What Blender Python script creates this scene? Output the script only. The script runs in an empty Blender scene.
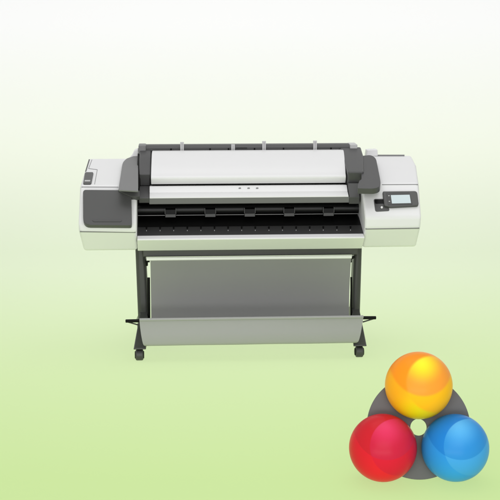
import bpy, bmesh, math, random
from mathutils import Vector, Matrix
from math import radians as R
random.seed(4)
scene = bpy.context.scene
C = scene.collection

# ------------------------------------------------------------------ camera
F = 1377.0                                   # focal length in photo pixels (photo is 500 wide)
PITCH = R(10)
CAM = Vector((0.0, -7.05, 1.7455))
cd = bpy.data.cameras.new('camera'); cam = bpy.data.objects.new('camera', cd); C.objects.link(cam)
cd.sensor_width = 36; cd.lens = 36 * F / 500; cd.clip_end = 200
cam.location = CAM; cam.rotation_euler = (R(90) - PITCH, 0, 0)
scene.camera = cam
CR = Matrix.Rotation(R(90) - PITCH, 3, 'X')

# printer stands a little turned on the paper
YAW = R(3.4)
PM = Matrix.Rotation(YAW, 4, 'Z')
PMI = PM.inverted()

def ray(px, py):
    return CR @ Vector(((px - 250) / F, (250 - py) / F, -1.0))
def Pl(px, py, p0, n, local=True):
    """photo measurement taken on a plane (p0, n) -> point"""
    o, d = CAM, ray(px, py)
    if local: o = PMI @ o; d = PMI.to_3x3() @ d
    t = (p0 - o).dot(n) / d.dot(n)
    return o + d * t
def L(px, py, y): return Pl(px, py, Vector((0, y, 0)), Vector((0, 1, 0)))
def Z(py, y, px=249): return L(px, py, y).z
def X(px, y, z):
    o = PMI @ CAM
    x = 0.0
    for _ in range(12):
        w = PM @ Vector((x, y, z)); c = CR.transposed() @ (w - CAM)
        x += (px - (250 + F * c.x / -c.z)) * (-c.z) / F
    return x

# ------------------------------------------------------------------ materials
def mat(name, col, rough=0.45, metal=0.0, bump=0.0, bscale=300.0, var=0.0, vscale=6.0, spec=0.5, coat=0.0):
    m = bpy.data.materials.new(name); m.use_nodes = True
    nt = m.node_tree; b = nt.nodes['Principled BSDF']
    col = (col, col, col) if isinstance(col, (int, float)) else col
    b.inputs['Base Color'].default_value = (*col, 1); b.inputs['Roughness'].default_value = rough
    b.inputs['Metallic'].default_value = metal; b.inputs['Specular IOR Level'].default_value = spec
    b.inputs['Coat Weight'].default_value = coat
    tc = nt.nodes.new('ShaderNodeTexCoord')
    if var:
        n = nt.nodes.new('ShaderNodeTexNoise'); n.inputs['Scale'].default_value = vscale; n.inputs['Detail'].default_value = 6
        nt.links.new(tc.outputs['Object'], n.inputs['Vector'])
        rp = nt.nodes.new('ShaderNodeMapRange'); rp.inputs['To Min'].default_value = 1 - var; rp.inputs['To Max'].default_value = 1 + var
        nt.links.new(n.outputs['Fac'], rp.inputs['Value'])
        mx = nt.nodes.new('ShaderNodeVectorMath'); mx.operation = 'SCALE'; mx.inputs[0].default_value = col
        nt.links.new(rp.outputs['Result'], mx.inputs['Scale']); nt.links.new(mx.outputs['Vector'], b.inputs['Base Color'])
    if bump:
        n2 = nt.nodes.new('ShaderNodeTexNoise'); n2.inputs['Scale'].default_value = bscale; n2.inputs['Detail'].default_value = 3
        nt.links.new(tc.outputs['Object'], n2.inputs['Vector'])
        bp = nt.nodes.new('ShaderNodeBump'); bp.inputs['Strength'].default_value = bump; bp.inputs['Distance'].default_value = 0.002
        nt.links.new(n2.outputs['Fac'], bp.inputs['Height']); nt.links.new(bp.outputs['Normal'], b.inputs['Normal'])
    return m
M = {
 'white': mat('white_plastic', 0.77, 0.42, bump=0.04, var=0.012),
 'flange': mat('pale_grey_plastic', 0.66, 0.42, bump=0.04, var=0.012),
 'cover': mat('cover_plastic', 0.76, 0.38, bump=0.03, var=0.01),
 'mid': mat('mid_grey_plastic', 0.185, 0.5, bump=0.06, var=0.03),
 'dark': mat('dark_grey_plastic', 0.062, 0.42, bump=0.06, var=0.04),
 'ink': mat('charcoal_plastic', 0.066, 0.4, bump=0.06, var=0.04),
 'beam': mat('beam_plastic', 0.07, 0.5, bump=0.05, var=0.04),
 'leg': mat('painted_steel', 0.052, 0.38, bump=0.03, var=0.04),
 'black': mat('black_plastic', 0.004, 0.35, spec=0.12),
 'blackm': mat('matt_black', 0.005, 0.6, spec=0.15),
 'ramp': mat('ramp_plastic', 0.024, 0.4),
 'roller': mat('rubber_roller', 0.008, 0.35, spec=0.3),
 'steel': mat('steel', 0.55, 0.3, metal=0.9),
 'rodm': mat('dull_steel', 0.22, 0.4, metal=0.8),
 'pin': mat('pin_plastic', 0.5, 0.4),
 'clip': mat('clip_plastic', 0.06, 0.45),
 'seam': mat('seam_shadow_gap', 0.22, 0.6),
 'rod': mat('white_rod', 0.93, 0.4),
 'fabb': mat('grey_bin_fabric', 0.29, 0.85, bump=0.25, bscale=900, var=0.02, vscale=4),
 'fabf': mat('pale_grey_bin_fabric', 0.37, 0.85, bump=0.25, bscale=900, var=0.02, vscale=4),
 'dot': mat('white_mark', 0.8, 0.5), 'tick': mat('pale_tick', 0.4, 0.5),
 'glass': mat('panel_gloss', 0.025, 0.18),
 'disc': mat('slate_grey_disc', 0.105, 0.6, bump=0.05, var=0.03),
 'tyre': mat('caster_rubber', 0.05, 0.45),
}
scr = mat('display', (0.45, 0.52, 0.54), 0.3)
b = scr.node_tree.nodes['Principled BSDF']; b.inputs['Emission Color'].default_value = (0.62, 0.72, 0.75, 1); b.inputs['Emission Strength'].default_value = 0.22
M['screen'] = scr

# ------------------------------------------------------------------ mesh helpers
def obj(name, bm, m, parent=None, bev=0.0, seg=3, ang=35, bang=30):
    bmesh.ops.remove_doubles(bm, verts=bm.verts, dist=1e-6)
    bmesh.ops.recalc_face_normals(bm, faces=bm.faces)
    me = bpy.data.meshes.new(name); bm.to_mesh(me); bm.free()
    me.materials.append(M[m] if isinstance(m, str) else m)
    for p in me.polygons: p.use_smooth = True
    me.set_sharp_from_angle(angle=R(ang))
    o = bpy.data.objects.new(name, me); C.objects.link(o)
    if parent: o.parent = parent
    if bev:
        md = o.modifiers.new('bevel', 'BEVEL'); md.width = bev; md.segments = seg; md.limit_method = 'ANGLE'; md.angle_limit = R(bang)
        md.harden_normals = True
    return o
def face(bm, pts): return bm.faces.new([bm.verts.new(p) for p in pts])
def loft(bm, rings, caps=True):
    vs = [[bm.verts.new(p) for p in r] for r in rings]; n = len(vs[0])
    for a, b_ in zip(vs, vs[1:]):
        for i in range(n): bm.faces.new((a[i], a[(i+1) % n], b_[(i+1) % n], b_[i]))
    if caps: bm.faces.new(vs[0]); bm.faces.new(vs[-1][::-1])
def prism(bm, prof, x0, x1):
    loft(bm, [[Vector((x0, y, z)) for y, z in prof], [Vector((x1, y, z)) for y, z in prof]])
def box(bm, a, b_):
    x0, y0, z0 = a; x1, y1, z1 = b_
    prism(bm, [(y0, z0), (y1, z0), (y1, z1), (y0, z1)], x0, x1)
def tube(bm, a, b_, r, n=20, r2=None):
    a = Vector(a); b_ = Vector(b_); d = (b_ - a).normalized()
    u = d.orthogonal().normalized(); v = d.cross(u); r2 = r if r2 is None else r2
    loft(bm, [[p + (u * math.cos(2*math.pi*i/n) + v * math.sin(2*math.pi*i/n)) * q for i in range(n)] for p, q in ((a, r), (b_, r2))])
def rounded(poly, radii, k=5):
    out = []; n = len(poly)
    for i in range(n):
        p = Vector(poly[i]); a = Vector(poly[i-1]); c = Vector(poly[(i+1) % n])
        r = radii[i] if isinstance(radii, (list, tuple)) else radii
        if r <= 0: out.append(tuple(p)); continue
        da = (a-p); dc = (c-p); ra = min(r, da.length*.48); rc = min(r, dc.length*.48)
        s = p + da.normalized()*ra; e = p + dc.normalized()*rc
        for j in range(k+1):
            t = j/k; q = s*(1-t)**2 + p*2*t*(1-t) + e*t*t; out.append((q.x, q.y))
    return out
def plate(bm, poly, plane, top, bottom):
    """slab whose outline is measured on the lifted plane"""
    p0, n = plane
    ring = [Pl(x, y, p0 + n*top, n) for x, y in poly]
    loft(bm, [ring, [p + n*(bottom - top) for p in ring]])
def spline(pts, k=6):
    out = []; P = [pts[0]] + list(pts) + [pts[-1]]
    for i in range(1, len(P)-2):
        a, b_, c, d = [Vector(q) for q in P[i-1:i+3]]
        for j in range(k):
            t = j/k
            q = 0.5*((2*b_) + (c-a)*t + (2*a-5*b_+4*c-d)*t*t + (3*b_-a-3*c+d)*t**3); out.append((q.x, q.y))
    out.append(tuple(pts[-1])); return out

# ------------------------------------------------------------------ backdrop: one long sheet of graduated studio paper
# (the paper is printed from white at its top to leaf green at its near end; v = metres along the sheet)
def backdrop():
    bm = bmesh.new(); uvl = bm.loops.layers.uv.new('sheet')
    rad = 1.1; yb = 3.0; prof = []
    for y in [-2.45 + i*0.3 for i in range(15)] + [yb - rad]:
        if y <= yb - rad: prof.append((y, 0.0))
    for i in range(1, 25):
        a = i/24*math.pi/2; prof.append((yb - rad + rad*math.sin(a), rad - rad*math.cos(a)))
    for z in (1.3, 1.6, 2.0, 2.5, 3.2): prof.append((yb, z))
    s = [0.0]
    for p, q in zip(prof, prof[1:]): s.append(s[-1] + math.hypot(q[0]-p[0], q[1]-p[1]))
    W = 3.4
    rows = [[bm.verts.new((x, y, z)) for x in (-W, -W/2, 0, W/2, W)] for y, z in prof]
    for i in range(len(rows)-1):
        for j in range(4):
            f = bm.faces.new((rows[i][j], rows[i][j+1], rows[i+1][j+1], rows[i+1][j]))
            for l, v in zip(f.loops, (s[i], s[i], s[i+1], s[i+1])): l[uvl].uv = (j, v - 2.45)
    m = bpy.data.materials.new('graduated_paper'); m.use_nodes = True; nt = m.node_tree; b = nt.nodes['Principled BSDF']
    b.inputs['Roughness'].default_value = 0.9; b.inputs['Specular IOR Level'].default_value = 0.1
    uv = nt.nodes.new('ShaderNodeUVMap'); uv.uv_map = 'sheet'
    sep = nt.nodes.new('ShaderNodeSeparateXYZ'); nt.links.new(uv.outputs['UV'], sep.inputs[0])
    mr = nt.nodes.new('ShaderNodeMapRange'); mr.inputs['From Min'].default_value = -2.5; mr.inputs['From Max'].default_value = 4.5
    nt.links.new(sep.outputs['Y'], mr.inputs['Value'])
    cr = nt.nodes.new('ShaderNodeValToRGB'); nt.links.new(mr.outputs['Result'], cr.inputs['Fac'])
    el = cr.color_ramp.elements
    for i, (v, c) in enumerate(PAPER):
        t = (v + 2.5)/7.0
        e = el[i] if i < 2 else el.new(t)
        e.position = t; e.color = (*c, 1)
    nt.links.new(cr.outputs['Color'], b.inputs['Base Color'])
    tr = nt.nodes.new('ShaderNodeBsdfTranslucent'); nt.links.new(cr.outputs['Color'], tr.inputs['Color'])   # translucency added so light from behind thins out shadows
    ms = nt.nodes.new('ShaderNodeMixShader'); ms.inputs['Fac'].default_value = 0.78
    nt.links.new(b.outputs['BSDF'], ms.inputs[1]); nt.links.new(tr.outputs['BSDF'], ms.inputs[2])
    nt.links.new(ms.outputs['Shader'], nt.nodes['Material Output'].inputs['Surface'])
    o = obj('backdrop', bm, m, ang=60); o['kind'] = 'structure'
    return o
def lin(c): return tuple((v/255/12.92 if v <= 10 else ((v/255+0.055)/1.055)**2.4) for v in c)
PAPER = [(-2.1, tuple(0.97*x for x in lin((205, 231, 161)))), (-0.3, tuple(0.97*x for x in lin((215, 235, 182)))),
         (2.35, tuple(0.97*x for x in lin((230, 242, 212)))), (3.25, tuple(0.97*x for x in lin((246, 251, 235)))), (4.15, (0.97, 0.97, 0.97))]
backdrop()

# ------------------------------------------------------------------ the printer
root = bpy.data.objects.new('wide_format_printer', None); C.objects.link(root)
root.rotation_euler = (0, 0, YAW)
root['label'] = 'white and charcoal wide format printer on dark legs with casters and a grey paper bin'
root['category'] = 'printer'
def part(name, bm, m, label=None, parent=root, **k):
    o = obj(name, bm, m, parent, **k)
    if label: o['label'] = label
    return o

# ---- end housings
def housing(rows, xin, label):
    bm = bmesh.new()
    outer = []; inner = []
    for (y, py, pxo) in rows:
        p = L(pxo, py, y); outer.append(p); inner.append(Vector((xin, y, p.z)))
    loft(bm, [outer, inner])
    return part('end_housing', bm, 'white', label, bev=0.014, seg=4, bang=12), outer
LX = X(137, -0.3, 0.65); RX = X(364, -0.3, 0.65)
hl, lo = housing([(0.24, 158.3, 88.4), (-0.19, 185.5, 80), (-0.325, 224, 77.6), (-0.33, 231.5, 79), (-0.245, 250.6, 83.6), (0.2, 240, 93)], LX, 'left end housing carrying the charcoal ink cover')
hr, ro = housing([(0.24, 155.2, 411.5), (0.05, 164.5, 416.3), (-0.19, 183, 418.6), (-0.33, 217, 421.8), (-0.332, 228, 420.3), (-0.245, 246.8, 416), (0.2, 236, 408)], RX, 'right end housing carrying the control panel')
def plane3(a, b_):   # plane holding the x axis and a-b
    d = b_ - a; n = Vector((1, 0, 0)).cross(d).normalized()
    if n.z < 0 and abs(n.z) > 0.05: n = -n
    if n.y > 0 and abs(n.z) <= 0.05: n = -n
    return (a, n)
LT = plane3(lo[0], lo[1]); LF = plane3(lo[1], lo[2]); LC = plane3(lo[3], lo[4])
RT = plane3(ro[1], ro[2]); RF = plane3(ro[2], ro[3]); RC = plane3(ro[4], ro[5])
if LC[1].y > 0: LC = (LC[0], -LC[1])
if RC[1].y > 0: RC = (RC[0], -RC[1])
def strip(bm, pts, plane, w=0.45, top=0.0006):
    for a, b_ in zip(pts, pts[1:]):
        d = (Vector(b_)-Vector(a)); nn = Vector((-d.y, d.x)).normalized()*w*0.5
        a, b2 = Vector(a), Vector(b_)
        plate(bm, [a-nn, b2-nn, b2+nn, a+nn], plane, top, -0.004)
# seams
bm = bmesh.new()
strip(bm, [(92, 159.5), (88.6, 168.5), (97.3, 169.6), (94.6, 184.2)], LT, 0.5)
strip(bm, [(81.5, 186.9), (118.5, 187.1)], LF, 0.7)
part('panel_seam', bm, 'seam', parent=hl)
bm = bmesh.new(); strip(bm, [(79.9, 231.9), (135.6, 232.6)], LC, 0.7); part('panel_seam', bm, 'seam', parent=hl)
bm = bmesh.new(); strip(bm, [(382, 184.6), (418, 184.4)], RF, 0.7); part('panel_seam', bm, 'seam', parent=hr)
bm = bmesh.new(); strip(bm, [(365.5, 229.3), (419.4, 228.5)], RC, 0.7); part('panel_seam', bm, 'seam', parent=hr)
bm = bmesh.new(); plate(bm, [(88.8, 159.2), (89.8, 159.2), (86.2, 171), (85.2, 171)], LT, 0.0012, -0.004); part('edge_trim', bm, 'dark', parent=hl)
bm = bmesh.new(); plate(bm, [(371, 154.6), (404.5, 154.6), (404.5, 155.5), (371, 155.5)], plane3(ro[0], ro[1]), 0.004, -0.01); part('hinge_bar', bm, 'mid', parent=hr)
# latch button on the left top
bm = bmesh.new(); plate(bm, rounded([(84.9, 172), (93.6, 172), (91.2, 183.6), (83, 183.6)], 1.5), LT, 0.006, -0.004)
lt = part('latch', bm, 'ink', parent=root, bev=0.002)
bm = bmesh.new(); plate(bm, [(84.8, 180), (90.3, 180), (90.1, 181.2), (84.6, 181.2)], LT, 0.0085, 0.005); part('finger_ridge', bm, 'pin', parent=lt)
# ink cover
bm = bmesh.new()
plate(bm, rounded([(83.0, 189.6), (131.3, 190.0), (131.8, 225.4), (83.2, 225.0)], [3, 0.8, 2.4, 7]), LF, 0.024, -0.006)
ic = part('ink_cover', bm, 'ink', 'charcoal ink cartridge cover on the left front', bev=0.016, seg=8)
bm = bmesh.new(); plate(bm, rounded([(92, 219.8), (122, 219.8), (121, 221.6), (93.5, 221.6)], 0.9), LF, 0.0262, 0.018); part('pull_lip', bm, 'dark', parent=ic, bev=0.0012)
bm = bmesh.new(); plate(bm, [(118.2, 189.4), (139.5, 190.6), (139.5, 196.4), (131.2, 196.6), (118.2, 191)], LF, 0.030, -0.006); part('cover_arm', bm, 'beam', bev=0.002)
# grey shoulder beside the left housing
bm = bmesh.new()
plate(bm, rounded([(126.5, 158.3), (122.6, 162), (118.4, 189.6), (138.2, 190.6), (138.2, 154.8), (133.5, 156)], [1.5, 3, 0, 0, 0, 1.5]), LT, 0.022, 0.013)
part('shoulder', bm, 'mid', 'mid grey sloping shoulder panel beside the roll cover', bev=0.003)
bm = bmesh.new(); plate(bm, [(127, 160.5), (124.2, 164), (121, 185.5), (138, 186.5), (138, 158)], LT, 0.0128, -0.02); part('shoulder_base', bm, 'dark')
bm = bmesh.new()
prof = [(128.5, 159.5), (132, 155.5), (134.5, 150.5), (138.2, 148.8), (138.2, 161)]
loft(bm, [[L(a, c, 0.2) for a, c in prof], [L(a, c, 0.2) + Vector((0, .06, 0)) for a, c in prof]])
part('rear_fin', bm, 'white', bev=0.003)
bm = bmesh.new(); prof = [(367, 150), (377.5, 149.6), (378, 156), (366, 157)]
loft(bm, [[L(a, c, 0.22) for a, c in prof], [L(a, c, 0.22) + Vector((0, .06, 0)) for a, c in prof]])
part('rear_fin', bm, 'white', bev=0.004)

# ---- control panel and port
bm = bmesh.new()
plate(bm, rounded([(382.7, 191.2), (417.2, 190.8), (418.9, 205.3), (390, 206.8), (384.2, 205.3)], [1.2, 3, 2.5, 2, 1]), RF, 0.014, -0.006)
cp = part('control_panel', bm, 'ink', 'dark control panel with a small display', bev=0.0035)
bm = bmesh.new(); plate(bm, rounded([(386, 192.6), (409.5, 192.2), (412.6, 204.3), (388, 204.9)], 0.8), RF, 0.0152, 0.008); part('panel_glass', bm, 'glass', parent=cp)
bm = bmesh.new(); plate(bm, [(390.8, 195.1), (409.6, 194.7), (411, 203.0), (392, 203.4)], RF, 0.0160, 0.010); part('screen', bm, 'screen', parent=cp)
for a, c in ((388.9, 195.7), (389.4, 201.3)):
    bm = bmesh.new(); plate(bm, rounded([(a-.7, c-.4), (a+.7, c-.4), (a+.8, c+.4), (a-.6, c+.4)], 0.3), RF, 0.0165, 0.010); part('button', bm, 'pin', parent=cp)
bm = bmesh.new(); plate(bm, rounded([(373.6, 198.9), (386, 198.6), (389.8, 210.8), (375.4, 211.6)], 2.0), RF, 0.0022, -0.006)
pt = part('port_recess', bm, 'dark', 'dark port recess below the control panel', bev=0.001)
bm = bmesh.new(); plate(bm, rounded([(374.6, 199.8), (385, 199.5), (386, 203.4), (375.2, 203.8)], 1.2), RF, 0.0028, 0.0); part('port_slot', bm, 'black', parent=pt)
bm = bmesh.new(); plate(bm, [(381.8+1.1*math.cos(t*math.pi/8), 207.2+1.1*math.sin(t*math.pi/8)) for t in range(16)], RF, 0.005, 0.0); part('power_button', bm, 'dot', parent=pt, bev=0.0008)

# ---- inner chassis behind everything
bm = bmesh.new(); box(bm, (LX-0.02, -0.04, 0.56), (RX+0.02, 0.2, 0.86)); part('chassis', bm, 'blackm')
# ---- rear beam
zt = Z(144.6, 0.22); xl = X(142, 0.22, zt); xr = X(354, 0.22, zt)
bm = bmesh.new(); prism(bm, [(0.2, zt-0.1), (0.2, zt-0.012), (0.22, zt), (0.28, zt), (0.28, zt-0.1)], xl, xr)
rb = part('rear_beam', bm, 'beam', bev=0.003)
bm = bmesh.new(); box(bm, (X(138.4, 0.19, zt), 0.185, zt-0.05), (X(146, 0.19, zt), 0.29, zt+0.003)); part('beam_end', bm, 'mid', bev=0.006, parent=rb)
bm = bmesh.new(); box(bm, (X(350, 0.19, zt), 0.185, zt-0.05), (X(357.4, 0.19, zt), 0.29, zt+0.001)); part('beam_end', bm, 'pin', bev=0.004, parent=rb)
for px in (171, 210, 228.5, 254.5, 283.5, 331):
    bm = bmesh.new(); x = X(px, 0.2, zt); tube(bm, (x, 0.196, zt-0.055), (x, 0.196, zt-0.016), 0.0035); tube(bm, (x, 0.196, zt-0.055), (x, 0.196, zt-0.027), 0.0055, r2=0.004)
    part('stud', bm, 'black', parent=rb)
for dz in (0.012, 0.024):
    bm = bmesh.new(); z = zt - dz - 0.002; box(bm, (X(236, .2, z), 0.1975, z-0.003), (X(247, .2, z), 0.202, z)); part('vent_slot', bm, 'black', parent=rb)
for px, py in ((182, 142), (233, 144.2), (264, 141), (315, 140.6)):
    bm = bmesh.new(); z1 = Z(py, 0.195, px); x = X(px, 0.195, z1)
    box(bm, (x-0.0095, 0.186, zt-0.09), (x-0.002, 0.199, z1)); box(bm, (x+0.0025, 0.186, zt-0.09), (x+0.0095, 0.199, z1))
    box(bm, (x-0.0055, 0.190, zt-0.09), (x+0.0055, 0.2085, z1-0.008))
    box(bm, (x-0.0085, 0.1875, z1-0.01), (x+0.0085, 0.205, z1-0.001))
    part('roll_guide', bm, 'pin', bev=0.0012)

# ---- big white roll cover
pts = [(0.185, Z(150.0, 0.185)), (0.10, Z(152.6, 0.10)), (-0.02, Z(164.5, -0.02)), (-0.085, Z(172.8, -0.085)), (-0.116, Z(177.6, -0.116)), (-0.094, Z(183.6, -0.094))]
cur = spline(pts, 6)
zb = pts[-1][1]
bm = bmesh.new()
ring = [(y, z) for y, z in cur] + [(0.0, zb-0.002), (0.185, zb-0.002)]
def cover_ring(xa): return [Vector((xa(y, z), y, z)) for y, z in ring]
la = lambda y, z: X(152.2, 0.185, pts[0][1]) + (X(151.0, -0.1, zb) - X(152.2, 0.185, pts[0][1])) * (0.185-y)/0.297
ra_ = lambda y, z: X(343.2, 0.185, pts[0][1]) + (X(345.6, -0.1, zb) - X(343.2, 0.185, pts[0][1])) * (0.185-y)/0.297
loft(bm, [cover_ring(la), cover_ring(ra_)])
part('roll_cover', bm, 'cover', 'large white rounded roll cover across the top', bev=0.004, bang=50)
# ---- white scanner bar with line and three marks, and grey lip below
z0 = Z(186.0, -0.125); z1 = Z(191.7, -0.158); z2 = Z(192.3, -0.162); z3 = Z(196.6, -0.2)
xl = X(149.6, -0.16, z1); xr = X(347.6, -0.16, z1)
bm = bmesh.new()
prism(bm, [(-0.04, z0-0.005), (-0.118, z0+0.001), (-0.125, z0), (-0.158, z1), (-0.1575, z1-0.003), (-0.162, z2), (-0.2, z3), (-0.2, z3-0.006), (-0.04, z3-0.006)], xl, xr)
sb = part('scanner_bar', bm, 'cover', 'white front bar with three small marks', bev=0.0012)
pb = (Vector((0, -0.125, z0)), Vector((1, 0, 0)).cross(Vector((0, -0.158+0.125, z1-z0))).normalized())
if pb[1].z < 0: pb = (pb[0], -pb[1])
for px in (239.8, 248.6, 257.2):
    bm = bmesh.new(); plate(bm, rounded([(px-1.1, 187.5), (px+1.1, 187.4), (px+1.3, 188.6), (px-1.3, 188.7)], 0.4), pb, 0.0012, -0.002); part('mark', bm, 'mid', parent=sb)
bm = bmesh.new()
z4 = Z(203.6, -0.185)
prism(bm, [(-0.06, z3-0.007), (-0.196, z3-0.007), (-0.186, z4), (-0.06, z4)], X(149.2, -0.19, z4), X(350, -0.19, z4))
part('scanner_lip', bm, 'mid', bev=0.004)

# ---- charcoal end arms of the roll cover
def arm(pa, pb_, pys, label, pc=None, rnd=0.006, yf=-0.06, flare=False):
    ya = [0.21, 0.08, yf + 0.005, yf, -0.2, -0.19]
    bm = bmesh.new()
    z = [Z(q, w, (pa+pb_)/2) for q, w in zip(pys, ya)]
    xa = X(pa, yf, z[3]); xb = X(pb_, yf, z[3])
    prof = [(ya[0], z[0]-0.06), (ya[0], z[0]), (ya[1], z[1]), (ya[2], z[2]), (ya[3]+0.022, z[3]), (0.0, z[3]-0.03), (0.05, z[3]-0.03)]
    if flare: xbs = [X(pb_-3, ya[0], z[0]), X(pb_-3, ya[0], z[0]), X(pb_-0.6, ya[1], z[1])] + [xb]*2 + [X(pb_-0.6, ya[1], z[1])]*2
    else: xbs = [xb]*7
    loft(bm, [[Vector((xa, y, w)) for y, w in prof], [Vector((x, y, w)) for x, (y, w) in zip(xbs, prof)]])
    o = part('cover_arm_block', bm, 'dark', label, bev=rnd, seg=4)
    bm = bmesh.new()
    xa = X(pa, -0.15, z[4]); xb = X(pc or pb_, -0.15, z[4])
    prism(bm, [(0.0, z[3]+0.006), (yf-0.002, z[3]+0.004), (-0.2, z[4]), (-0.19, z[5]), (0.0, z[5])], xa, xb)
    part('cover_arm_foot', bm, 'dark', parent=o, bev=0.003)
    return o
arm(139.2, 150.8, [149.0, 157.5, 174, 187.2, 198, 203.0], 'left charcoal arm holding the roll cover', pc=149.4)
arm(348.0, 363.8, [146.8, 155.0, 171.8, 184.0, 197, 204.0], 'right charcoal arm holding the roll cover', pc=358.4, rnd=0.008, yf=-0.15, flare=True)
# dark slit cheeks between arms and cover, following the arm's slope
def cheek(pa, pb_, pys, yf=-0.055):
    ya = [0.20, 0.08, yf + 0.005, yf]
    z = [Z(q + 1.0, w, (pa+pb_)/2) for q, w in zip(pys, ya)]
    bm = bmesh.new(); xa = X(pa, yf, z[3]); xb = X(pb_, yf, z[3])
    prism(bm, [(ya[0], z[0]-0.12), (ya[0], z[0]), (ya[1], z[1]), (ya[2], z[2]), (ya[3], z[3]), (0.05, z[3]-0.03)], xa, xb)
    part('cheek', bm, 'black', bev=0.004)
cheek(345.6, 349.0, [147.5, 155.5, 172.5, 184.0], -0.105)
cheek(149.8, 153.0, [150.0, 158.5, 174.5, 186])
cheek(137.0, 140.5, [152.0, 160.5, 176, 188])
# right wing
bm = bmesh.new()
plate(bm, rounded([(361.2, 155.8), (371, 154.8), (376, 158), (380.8, 182), (380, 186.6), (374.5, 188.6), (357.8, 188.2), (357.8, 184.4), (359.4, 180.5), (361.4, 179.5)], [0, 3, 3, 6, 4, 4, 0.5, 0.3, 0.3, 0.5], 8), RT, 0.030, 0.0)
part('cover_wing', bm, 'dark', 'charcoal rounded wing beside the right housing', bev=0.004)

# ---- output slot: back wall, roller, thin rod, clips, ramp
sx0, sx1 = LX - 0.004, RX + 0.004
zr = Z(209.5, -0.1)
bm = bmesh.new(); tube(bm, (sx0, -0.085, zr), (sx1, -0.085, zr), 0.026, 40); part('feed_roller', bm, 'roller')
zrod = Z(214.6, -0.125)
bm = bmesh.new(); tube(bm, (sx0, -0.125, zrod), (sx1, -0.125, zrod), 0.0024, 12); part('guide_rod', bm, 'rodm')
za = Z(226.3, -0.2); zb2 = Z(234.4, -0.282)
bm = bmesh.new(); prism(bm, [(-0.03, zrod-0.01), (-0.12, zrod-0.022), (-0.2, za), (-0.2, za-0.02), (-0.03, za-0.02)], sx0, sx1); part('platen', bm, 'black')
bm = bmesh.new(); prism(bm, [(-0.2, za+0.0005), (-0.282, zb2), (-0.282, zb2-0.015), (-0.2, zb2-0.015)], sx0, sx1); rp = part('output_ramp', bm, 'ramp')
pr = (Vector((0, -0.2, za)), Vector((0, -(za-zb2), 0.082)).normalized())
for i in range(16):
    px = 146.5 + i*13.6
    dy = 0.8 - i*0.1
    bm = bmesh.new(); plate(bm, rounded([(px-0.32, 229.9+dy*.4), (px+0.32, 229.9+dy*.4), (px+0.32, 230.7+dy*.4), (px-0.32, 230.7+dy*.4)], 0.15), pr, 0.0012, -0.002); part('ramp_mark', bm, 'tick', parent=rp)
    bm = bmesh.new(); plate(bm, [(px-0.9, 226.4+dy*.4), (px+0.9, 226.4+dy*.4), (px+0.7, 228.6+dy*.4), (px-0.7, 228.6+dy*.4)], pr, 0.0016, -0.002); part('ramp_notch', bm, 'black', parent=rp)
for px in (170.5, 210.3, 249.8, 289.2, 328.6):
    zc = Z(213.3, -0.135); x = X(px, -0.135, zc); hw = 5.3/193
    bm = bmesh.new(); prism(bm, [(-0.09, zc+0.03), (-0.132, zc+0.022), (-0.136, zc+0.001), (-0.136, zc-0.018), (-0.11, zc-0.02), (-0.09, zc-0.01)], x-hw, x+hw)
    k = part('pinch_clip', bm, 'black', bev=0.002)
    bm = bmesh.new(); box(bm, (x-hw+0.001, -0.139, zc-0.017), (x+hw-0.001, -0.130, zc-0.001)); part('clip_tab', bm, 'clip', parent=k, bev=0.0015)
    for s in (-1, 1):
        bm = bmesh.new(); box(bm, (x+s*hw-0.0013, -0.1375, zc), (x+s*hw+0.0013, -0.11, zc+0.028)); part('clip_rib', bm, 'clip', parent=k)

# ---- front flange with bright lip
zl0 = Z(234.6, -0.283); zl1 = Z(238.0, -0.331); zl2 = Z(249.6, -0.245)
bm = bmesh.new(); prism(bm, [(-0.283, zl0), (-0.331, zl1), (-0.333, zl1-0.006), (-0.247, zl2), (-0.05, zl2+0.01), (-0.05, zl0-0.03), (-0.283, zl0-0.03)], LX+0.001, RX-0.001)
part('front_flange', bm, 'white', bev=0.004, seg=4)
# ---- stand cross beam and white rod
zc = Z(256.0, -0.1)
bm = bmesh.new(); box(bm, (X(143, -0.08, zc), -0.1, zc), (X(357, -0.08, zc), -0.01, zl2+0.004)); part('cross_beam', bm, 'dark', bev=0.006)
zw = Z(257.9, -0.125)
bm = bmesh.new(); tube(bm, (X(146.5, -0.125, zw), -0.125, zw), (X(351.6, -0.125, zw), -0.125, zw), 0.0088, 20); part('bin_rod', bm, 'rod', 'bright white rod above the grey sheet')

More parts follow.
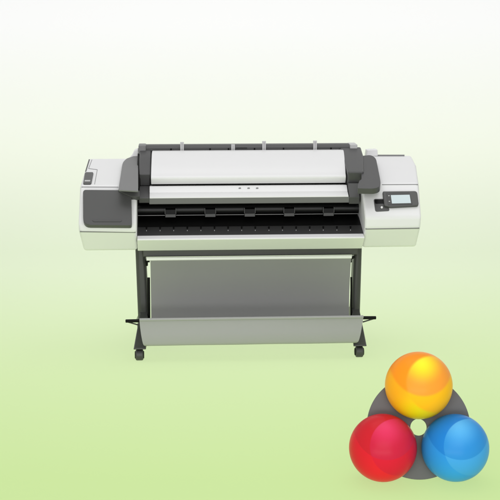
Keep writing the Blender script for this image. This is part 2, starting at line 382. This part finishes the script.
# ---- stand: legs, feet, casters
def leg(side, top, bot, label):
    (o0, i0), (o1, i1) = top, bot
    zt_, zb_ = zl2 + 0.004, 0.13
    rings = []
    for (o_, i_, z, pyr) in ((o0, i0, zt_, 250), (o1, i1, zb_, 322)):
        a = X(o_, -0.05, z); c = X(i_, -0.05, z)
        rings.append([Vector((a, -0.05, z)), Vector((c, -0.05, z)), Vector((c, 0.05, z)), Vector((a, 0.05, z))])
    bm = bmesh.new(); loft(bm, rings); lg = part('leg', bm, 'leg', bev=0.020, seg=6)
    xo = X(o1, -0.05, zb_); xi = X(i1, -0.05, zb_); xm = (xo+xi)/2
    lo_, ro_ = (side[0], side[1])
    # foot: runs forward and back from the leg, widening to its toes
    for s, yt in ((-1, -0.335), (1, 0.34)):
        bm = bmesh.new()
        f0 = X(lo_, -0.335, 0.06); f1 = X(ro_, -0.335, 0.06)
        n0, n1 = (xm-0.024, xm+0.024)
        r0 = [Vector((n0, s*0.0, 0.10)), Vector((n1, s*0.0, 0.10)), Vector((n1, s*0.0, 0.24)), Vector((n0, s*0.0, 0.24))]
        r1 = [Vector((n0-.002, s*0.055, 0.08)), Vector((n1+.002, s*0.055, 0.08)), Vector((n1-.004, s*0.055, 0.185)), Vector((n0+.004, s*0.055, 0.185))]
        r2 = [Vector((f0, yt, 0.062)), Vector((f1, yt, 0.062)), Vector((f1-0.004, yt, 0.07)), Vector((f0+0.004, yt, 0.07))]
        loft(bm, [r0, r1, r2]); part('foot', bm, 'leg', bev=0.004)
        xc = (f0+f1)/2 + side[2]; yc = yt - s*0.03
        w = 0.0225; r = 0.0285
        bm = bmesh.new(); tube(bm, (xc, yc, 0.045), (xc, yc, 0.066), 0.012)
        box(bm, (xc-0.006, yc-0.014, 0.03), (xc+0.006, yc+0.014, 0.056))
        ca = part('caster', bm, 'blackm', bev=0.002)
        bm = bmesh.new(); tube(bm, (xc-w+0.003, yc, r), (xc+w-0.003, yc, r), r, 48); part('wheel', bm, 'tyre', parent=ca, bev=0.008, seg=5)
        for q in (-1, 1):
            bm = bmesh.new(); tube(bm, (xc+q*(w-0.0035), yc, r), (xc+q*(w+0.0008), yc, r), 0.019, 28); part('hub', bm, 'blackm', parent=ca, bev=0.002)
    return lg
leg((133.2, 146.2, -0.002), (135, 145.3), (138.2, 149.6), 'left')
leg((353.2, 367.0, 0.0), (362.6, 354.6), (360.2, 351.2), 'right')
# ---- bin: back sheet, front pocket, top rail, side arms
bm = bmesh.new()
cur = spline([(-0.128, zw-0.006), (-0.10, 0.40), (-0.075, 0.28), (-0.075, 0.16), (-0.13, 0.105), (-0.22, 0.085), (-0.335, 0.088)], 6)
xa = X(150.6, -0.1, 0.4); xb = X(350.3, -0.1, 0.4)
th = 0.003
n = 24
def sheet(bm, prof, fx0, fx1, th, n=24, wave=0.0):
    g = []; h = []
    for i, (y, z) in enumerate(prof):
        t = i/(len(prof)-1); a = fx0(t); c = fx1(t); rw = []; rw2 = []
        for j in range(n+1):
            u = j/n; dy = wave*math.sin(u*7.3+1.0)*math.sin(math.pi*t) + wave*0.6*math.sin(u*17+2+t*2)*t
            rw.append(bm.verts.new((a+(c-a)*u, y+dy, z))); rw2.append(bm.verts.new((a+(c-a)*u, y+dy+th, z)))
        g.append(rw); h.append(rw2)
    m_ = len(prof)
    for i in range(m_-1):
        for j in range(n):
            bm.faces.new((g[i][j], g[i][j+1], g[i+1][j+1], g[i+1][j])); bm.faces.new((h[i][j], h[i+1][j], h[i+1][j+1], h[i][j+1]))
        bm.faces.new((g[i][0], g[i+1][0], h[i+1][0], h[i][0])); bm.faces.new((g[i][n], h[i][n], h[i+1][n], g[i+1][n]))
    for j in range(n):
        bm.faces.new((g[0][j], h[0][j], h[0][j+1], g[0][j+1])); bm.faces.new((g[-1][j], g[-1][j+1], h[-1][j+1], h[-1][j]))
sheet(bm, cur, lambda t: xa, lambda t: xb, th, 24, 0.002)
part('bin_back', bm, 'fabb', 'dark grey hanging fabric sheet between the legs', ang=70)
zt1 = Z(318.3, -0.352); zbt = Z(345.2, -0.36)
bm = bmesh.new()
prof = spline([(-0.352, zt1), (-0.358, zt1-0.04), (-0.366, zbt+0.05), (-0.362, zbt+0.012), (-0.345, zbt)], 5)
a0, a1 = X(139.4, -0.352, zt1), X(145.2, -0.36, zbt); c0, c1 = X(363.4, -0.352, zt1), X(356.2, -0.36, zbt)
sheet(bm, prof, lambda t: a0+(a1-a0)*t**1.5, lambda t: c0+(c1-c0)*t**1.3, th, 32, 0.0025)
part('bin_front', bm, 'fabf', 'pale grey fabric front of the paper bin', ang=70)
bm = bmesh.new(); tube(bm, (a0, -0.352, zt1), (c0, -0.352, zt1), 0.0075, 16); part('bin_hem', bm, 'fabf', bev=0.002)
for s, xe, xs, xst in ((-1, X(125.4, -0.345, zt1), a0, X(138.5, -0.33, zt1-0.03)), (1, X(376.2, -0.345, zt1), c0, X(363, -0.33, zt1-0.03))):
    bm = bmesh.new(); z = zt1 - 0.007
    tube(bm, (xe, -0.342, z-0.001), (xs - s*0.02, -0.342, z), 0.0085, 16)
    ba = part('bin_arm', bm, 'black', bev=0.003)
    bm = bmesh.new(); tube(bm, (xe - s*0.012, -0.342, z-0.006), (xst, -0.325, zt1-0.033), 0.0035, 12); part('arm_strut', bm, 'leg', parent=ba)
    xl_ = X(143.5 if s < 0 else 356, -0.05, 0.2)
    bm = bmesh.new(); tube(bm, (xl_, -0.03, 0.110), (xs - s*0.018, -0.342, z), 0.008, 14); part('arm_brace', bm, 'leg', parent=ba)
# black hangers at the sides of the sheet
for px, w, py0 in ((148.6, 1.5, 277.5), (351.3, 1.0, 277)):
    p0 = L(px, py0, -0.06); p1 = L(px+ (0.4 if px < 200 else 0), 322, -0.06)
    bm = bmesh.new(); tube(bm, p0, p1, w/193, 12); part('hanger_bar', bm, 'black', bev=0.001)
p0 = L(145.5, 260.2, -0.1); p1 = L(149.8, 261.2, -0.1)
bm = bmesh.new(); tube(bm, p0, p1, 1.4/193, 14); tube(bm, p0 + Vector((0.004, 0, -0.002)), p0 + Vector((0.006, 0, -0.03)), 1.8/193, 14, r2=0.006); part('rod_bracket', bm, 'black', bev=0.002)
p0 = L(355, 256.6, -0.1); p1 = L(350.5, 258.6, -0.1)
bm = bmesh.new(); tube(bm, p0, p1, 1.3/193, 14); tube(bm, p1, p1 + Vector((0.004, 0, -0.02)), 1.2/193, 14, r2=0.004); part('rod_bracket', bm, 'black', bev=0.002)

# ------------------------------------------------------------------ three-ball emblem standing on the paper in front
def Wd(px, py, p0, n): return Pl(px, py, p0, n, local=False)
# distance at which the lower balls rest on the paper
d = 4.9
for _ in range(20):
    rdir = ray(382.9, 447.8); hd = rdir.normalized()
    t = d / rdir.y; ctr = CAM + rdir * t; r = 33.7 / F * t
    d += (ctr.z - r) / 0.36
zdir = (ctr - CAM); en = Vector((0, zdir.y, zdir.z)).normalized()      # facing direction (leaning back)
ebase = Vector((Wd(418.7, 478, ctr, en).x, ctr.y, 0))
em = bpy.data.objects.new('ball_emblem', None); C.objects.link(em); em.location = ebase
em['label'] = 'orange, red and blue glossy balls mounted round a dark grey disc with a hole'
em['category'] = 'emblem'
lean = math.atan2(en.z, en.y)
ER = Matrix.Rotation(lean, 3, 'X')                                     # local y away from camera, z up along the disc
def ball_mat(name, top, highlight, low, lowb, rim, rim2, soft=0.015):  # reflection arcs and top highlight are painted into the base colour
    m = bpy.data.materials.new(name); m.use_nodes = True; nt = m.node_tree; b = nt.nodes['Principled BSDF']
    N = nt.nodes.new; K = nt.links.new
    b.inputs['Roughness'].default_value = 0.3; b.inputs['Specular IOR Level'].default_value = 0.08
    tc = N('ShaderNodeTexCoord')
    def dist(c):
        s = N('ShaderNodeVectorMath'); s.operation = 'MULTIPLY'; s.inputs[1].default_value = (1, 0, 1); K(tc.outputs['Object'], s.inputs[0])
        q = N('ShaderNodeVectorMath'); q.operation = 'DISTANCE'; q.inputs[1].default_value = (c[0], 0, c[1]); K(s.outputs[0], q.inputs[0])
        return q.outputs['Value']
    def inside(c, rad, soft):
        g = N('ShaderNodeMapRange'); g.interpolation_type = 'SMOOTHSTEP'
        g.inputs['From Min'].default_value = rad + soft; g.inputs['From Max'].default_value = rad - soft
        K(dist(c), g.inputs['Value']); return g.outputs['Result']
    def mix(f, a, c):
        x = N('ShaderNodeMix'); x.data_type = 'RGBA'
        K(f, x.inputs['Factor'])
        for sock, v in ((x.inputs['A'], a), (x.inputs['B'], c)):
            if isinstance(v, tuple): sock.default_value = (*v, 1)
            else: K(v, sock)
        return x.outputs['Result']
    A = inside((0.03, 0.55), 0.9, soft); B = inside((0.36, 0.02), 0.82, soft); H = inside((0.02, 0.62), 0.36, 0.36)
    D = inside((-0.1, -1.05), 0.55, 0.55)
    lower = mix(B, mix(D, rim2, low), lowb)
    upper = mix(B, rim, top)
    upper = mix(H, upper, mix(B, rim, highlight))
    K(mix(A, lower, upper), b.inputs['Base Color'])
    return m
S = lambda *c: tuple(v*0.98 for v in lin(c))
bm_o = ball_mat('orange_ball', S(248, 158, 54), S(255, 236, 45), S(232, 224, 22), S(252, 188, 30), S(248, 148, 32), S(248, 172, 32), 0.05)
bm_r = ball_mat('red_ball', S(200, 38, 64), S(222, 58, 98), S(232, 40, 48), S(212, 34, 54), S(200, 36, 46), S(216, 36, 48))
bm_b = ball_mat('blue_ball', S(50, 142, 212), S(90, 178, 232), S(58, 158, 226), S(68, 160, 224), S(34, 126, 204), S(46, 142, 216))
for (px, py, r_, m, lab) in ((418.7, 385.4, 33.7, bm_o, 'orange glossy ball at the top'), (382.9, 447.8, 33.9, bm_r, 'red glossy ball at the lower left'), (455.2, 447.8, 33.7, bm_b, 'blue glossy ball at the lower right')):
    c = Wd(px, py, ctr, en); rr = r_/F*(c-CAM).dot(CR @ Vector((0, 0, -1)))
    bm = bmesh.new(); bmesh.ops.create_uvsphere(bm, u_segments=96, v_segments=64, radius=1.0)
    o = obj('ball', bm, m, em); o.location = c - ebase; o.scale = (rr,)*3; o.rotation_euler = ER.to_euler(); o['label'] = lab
pc = ctr + en * 0.035
cc = Wd(418.7, 427.2, pc, en); sc_ = (cc-CAM).dot(CR @ Vector((0, 0, -1)))/F
bm = bmesh.new(); n = 128; rings = []
for rad, off in ((51.8, 0.0), (51.8, 0.016), (8.3, 0.016), (8.3, 0.0)):
    rings.append([ER @ Vector((rad*sc_*math.cos(2*math.pi*i/n), off, rad*sc_*math.sin(2*math.pi*i/n))) for i in range(n)])
loft(bm, rings + [rings[0]], caps=False)
o = obj('disc', bm, 'disc', em, bev=0.0015); o.location = cc - ebase
bm = bmesh.new()
tp = cc - ebase + ER @ Vector((0, 0.014, -0.06)); ft = Vector((tp.x, tp.y + 0.10, 0.004))
prof_s = []
sd = (ft - tp).normalized()
loft(bm, [[p + Vector((sx*0.02, 0, 0)) + Vector((0, sy*0.004, 0)) for sx, sy in ((-1, -1), (1, -1), (1, 1), (-1, 1))] for p in (tp, ft)])
o = obj('prop', bm, 'disc', em, bev=0.001)

# ------------------------------------------------------------------ lamps
w = bpy.data.worlds.new('World'); scene.world = w; w.use_nodes = True
bg = w.node_tree.nodes['Background']; bg.inputs['Color'].default_value = (1, 1, 1, 1); bg.inputs['Strength'].default_value = 0.60
def area(name, loc, target, sx, sy, power):
    l = bpy.data.lights.new(name, 'AREA'); l.shape = 'RECTANGLE'; l.size = sx; l.size_y = sy; l.energy = power
    o = bpy.data.objects.new(name, l); C.objects.link(o); o.location = loc
    o.rotation_euler = (Vector(target) - Vector(loc)).to_track_quat('-Z', 'Y').to_euler(); return o
area('overhead_softbox', (0, -0.5, 6.5), (0, -0.3, 0.0), 6.0, 5.0, 135)
area('front_softbox', (0, -8.2, 3.3), (0, 0, 0.7), 6.0, 3.0, 150)
area('low_fill', (0, -4.6, 0.25), (0, 0, 0.6), 3.0, 0.5, 28)  # added fill out of view, offsets green bounce on the undersides
area('shadow_fill_below', (0, 0.0, -1.6), (0, 0.0, 0.0), 6.0, 8.0, 90)      # added lamp, unseen below the paper, washes out floor shadows
area('backdrop_fill', (0, 4.8, 1.2), (0, 3.0, 1.2), 9.0, 4.0, 68)        # added lamp, unseen behind the paper, brightens the upper backdrop
v = scene.view_settings; v.view_transform = 'Standard'; v.look = 'None'; v.gamma = 1; v.exposure = 0; v.use_curve_mapping = False
scene.cycles.max_bounces = 8
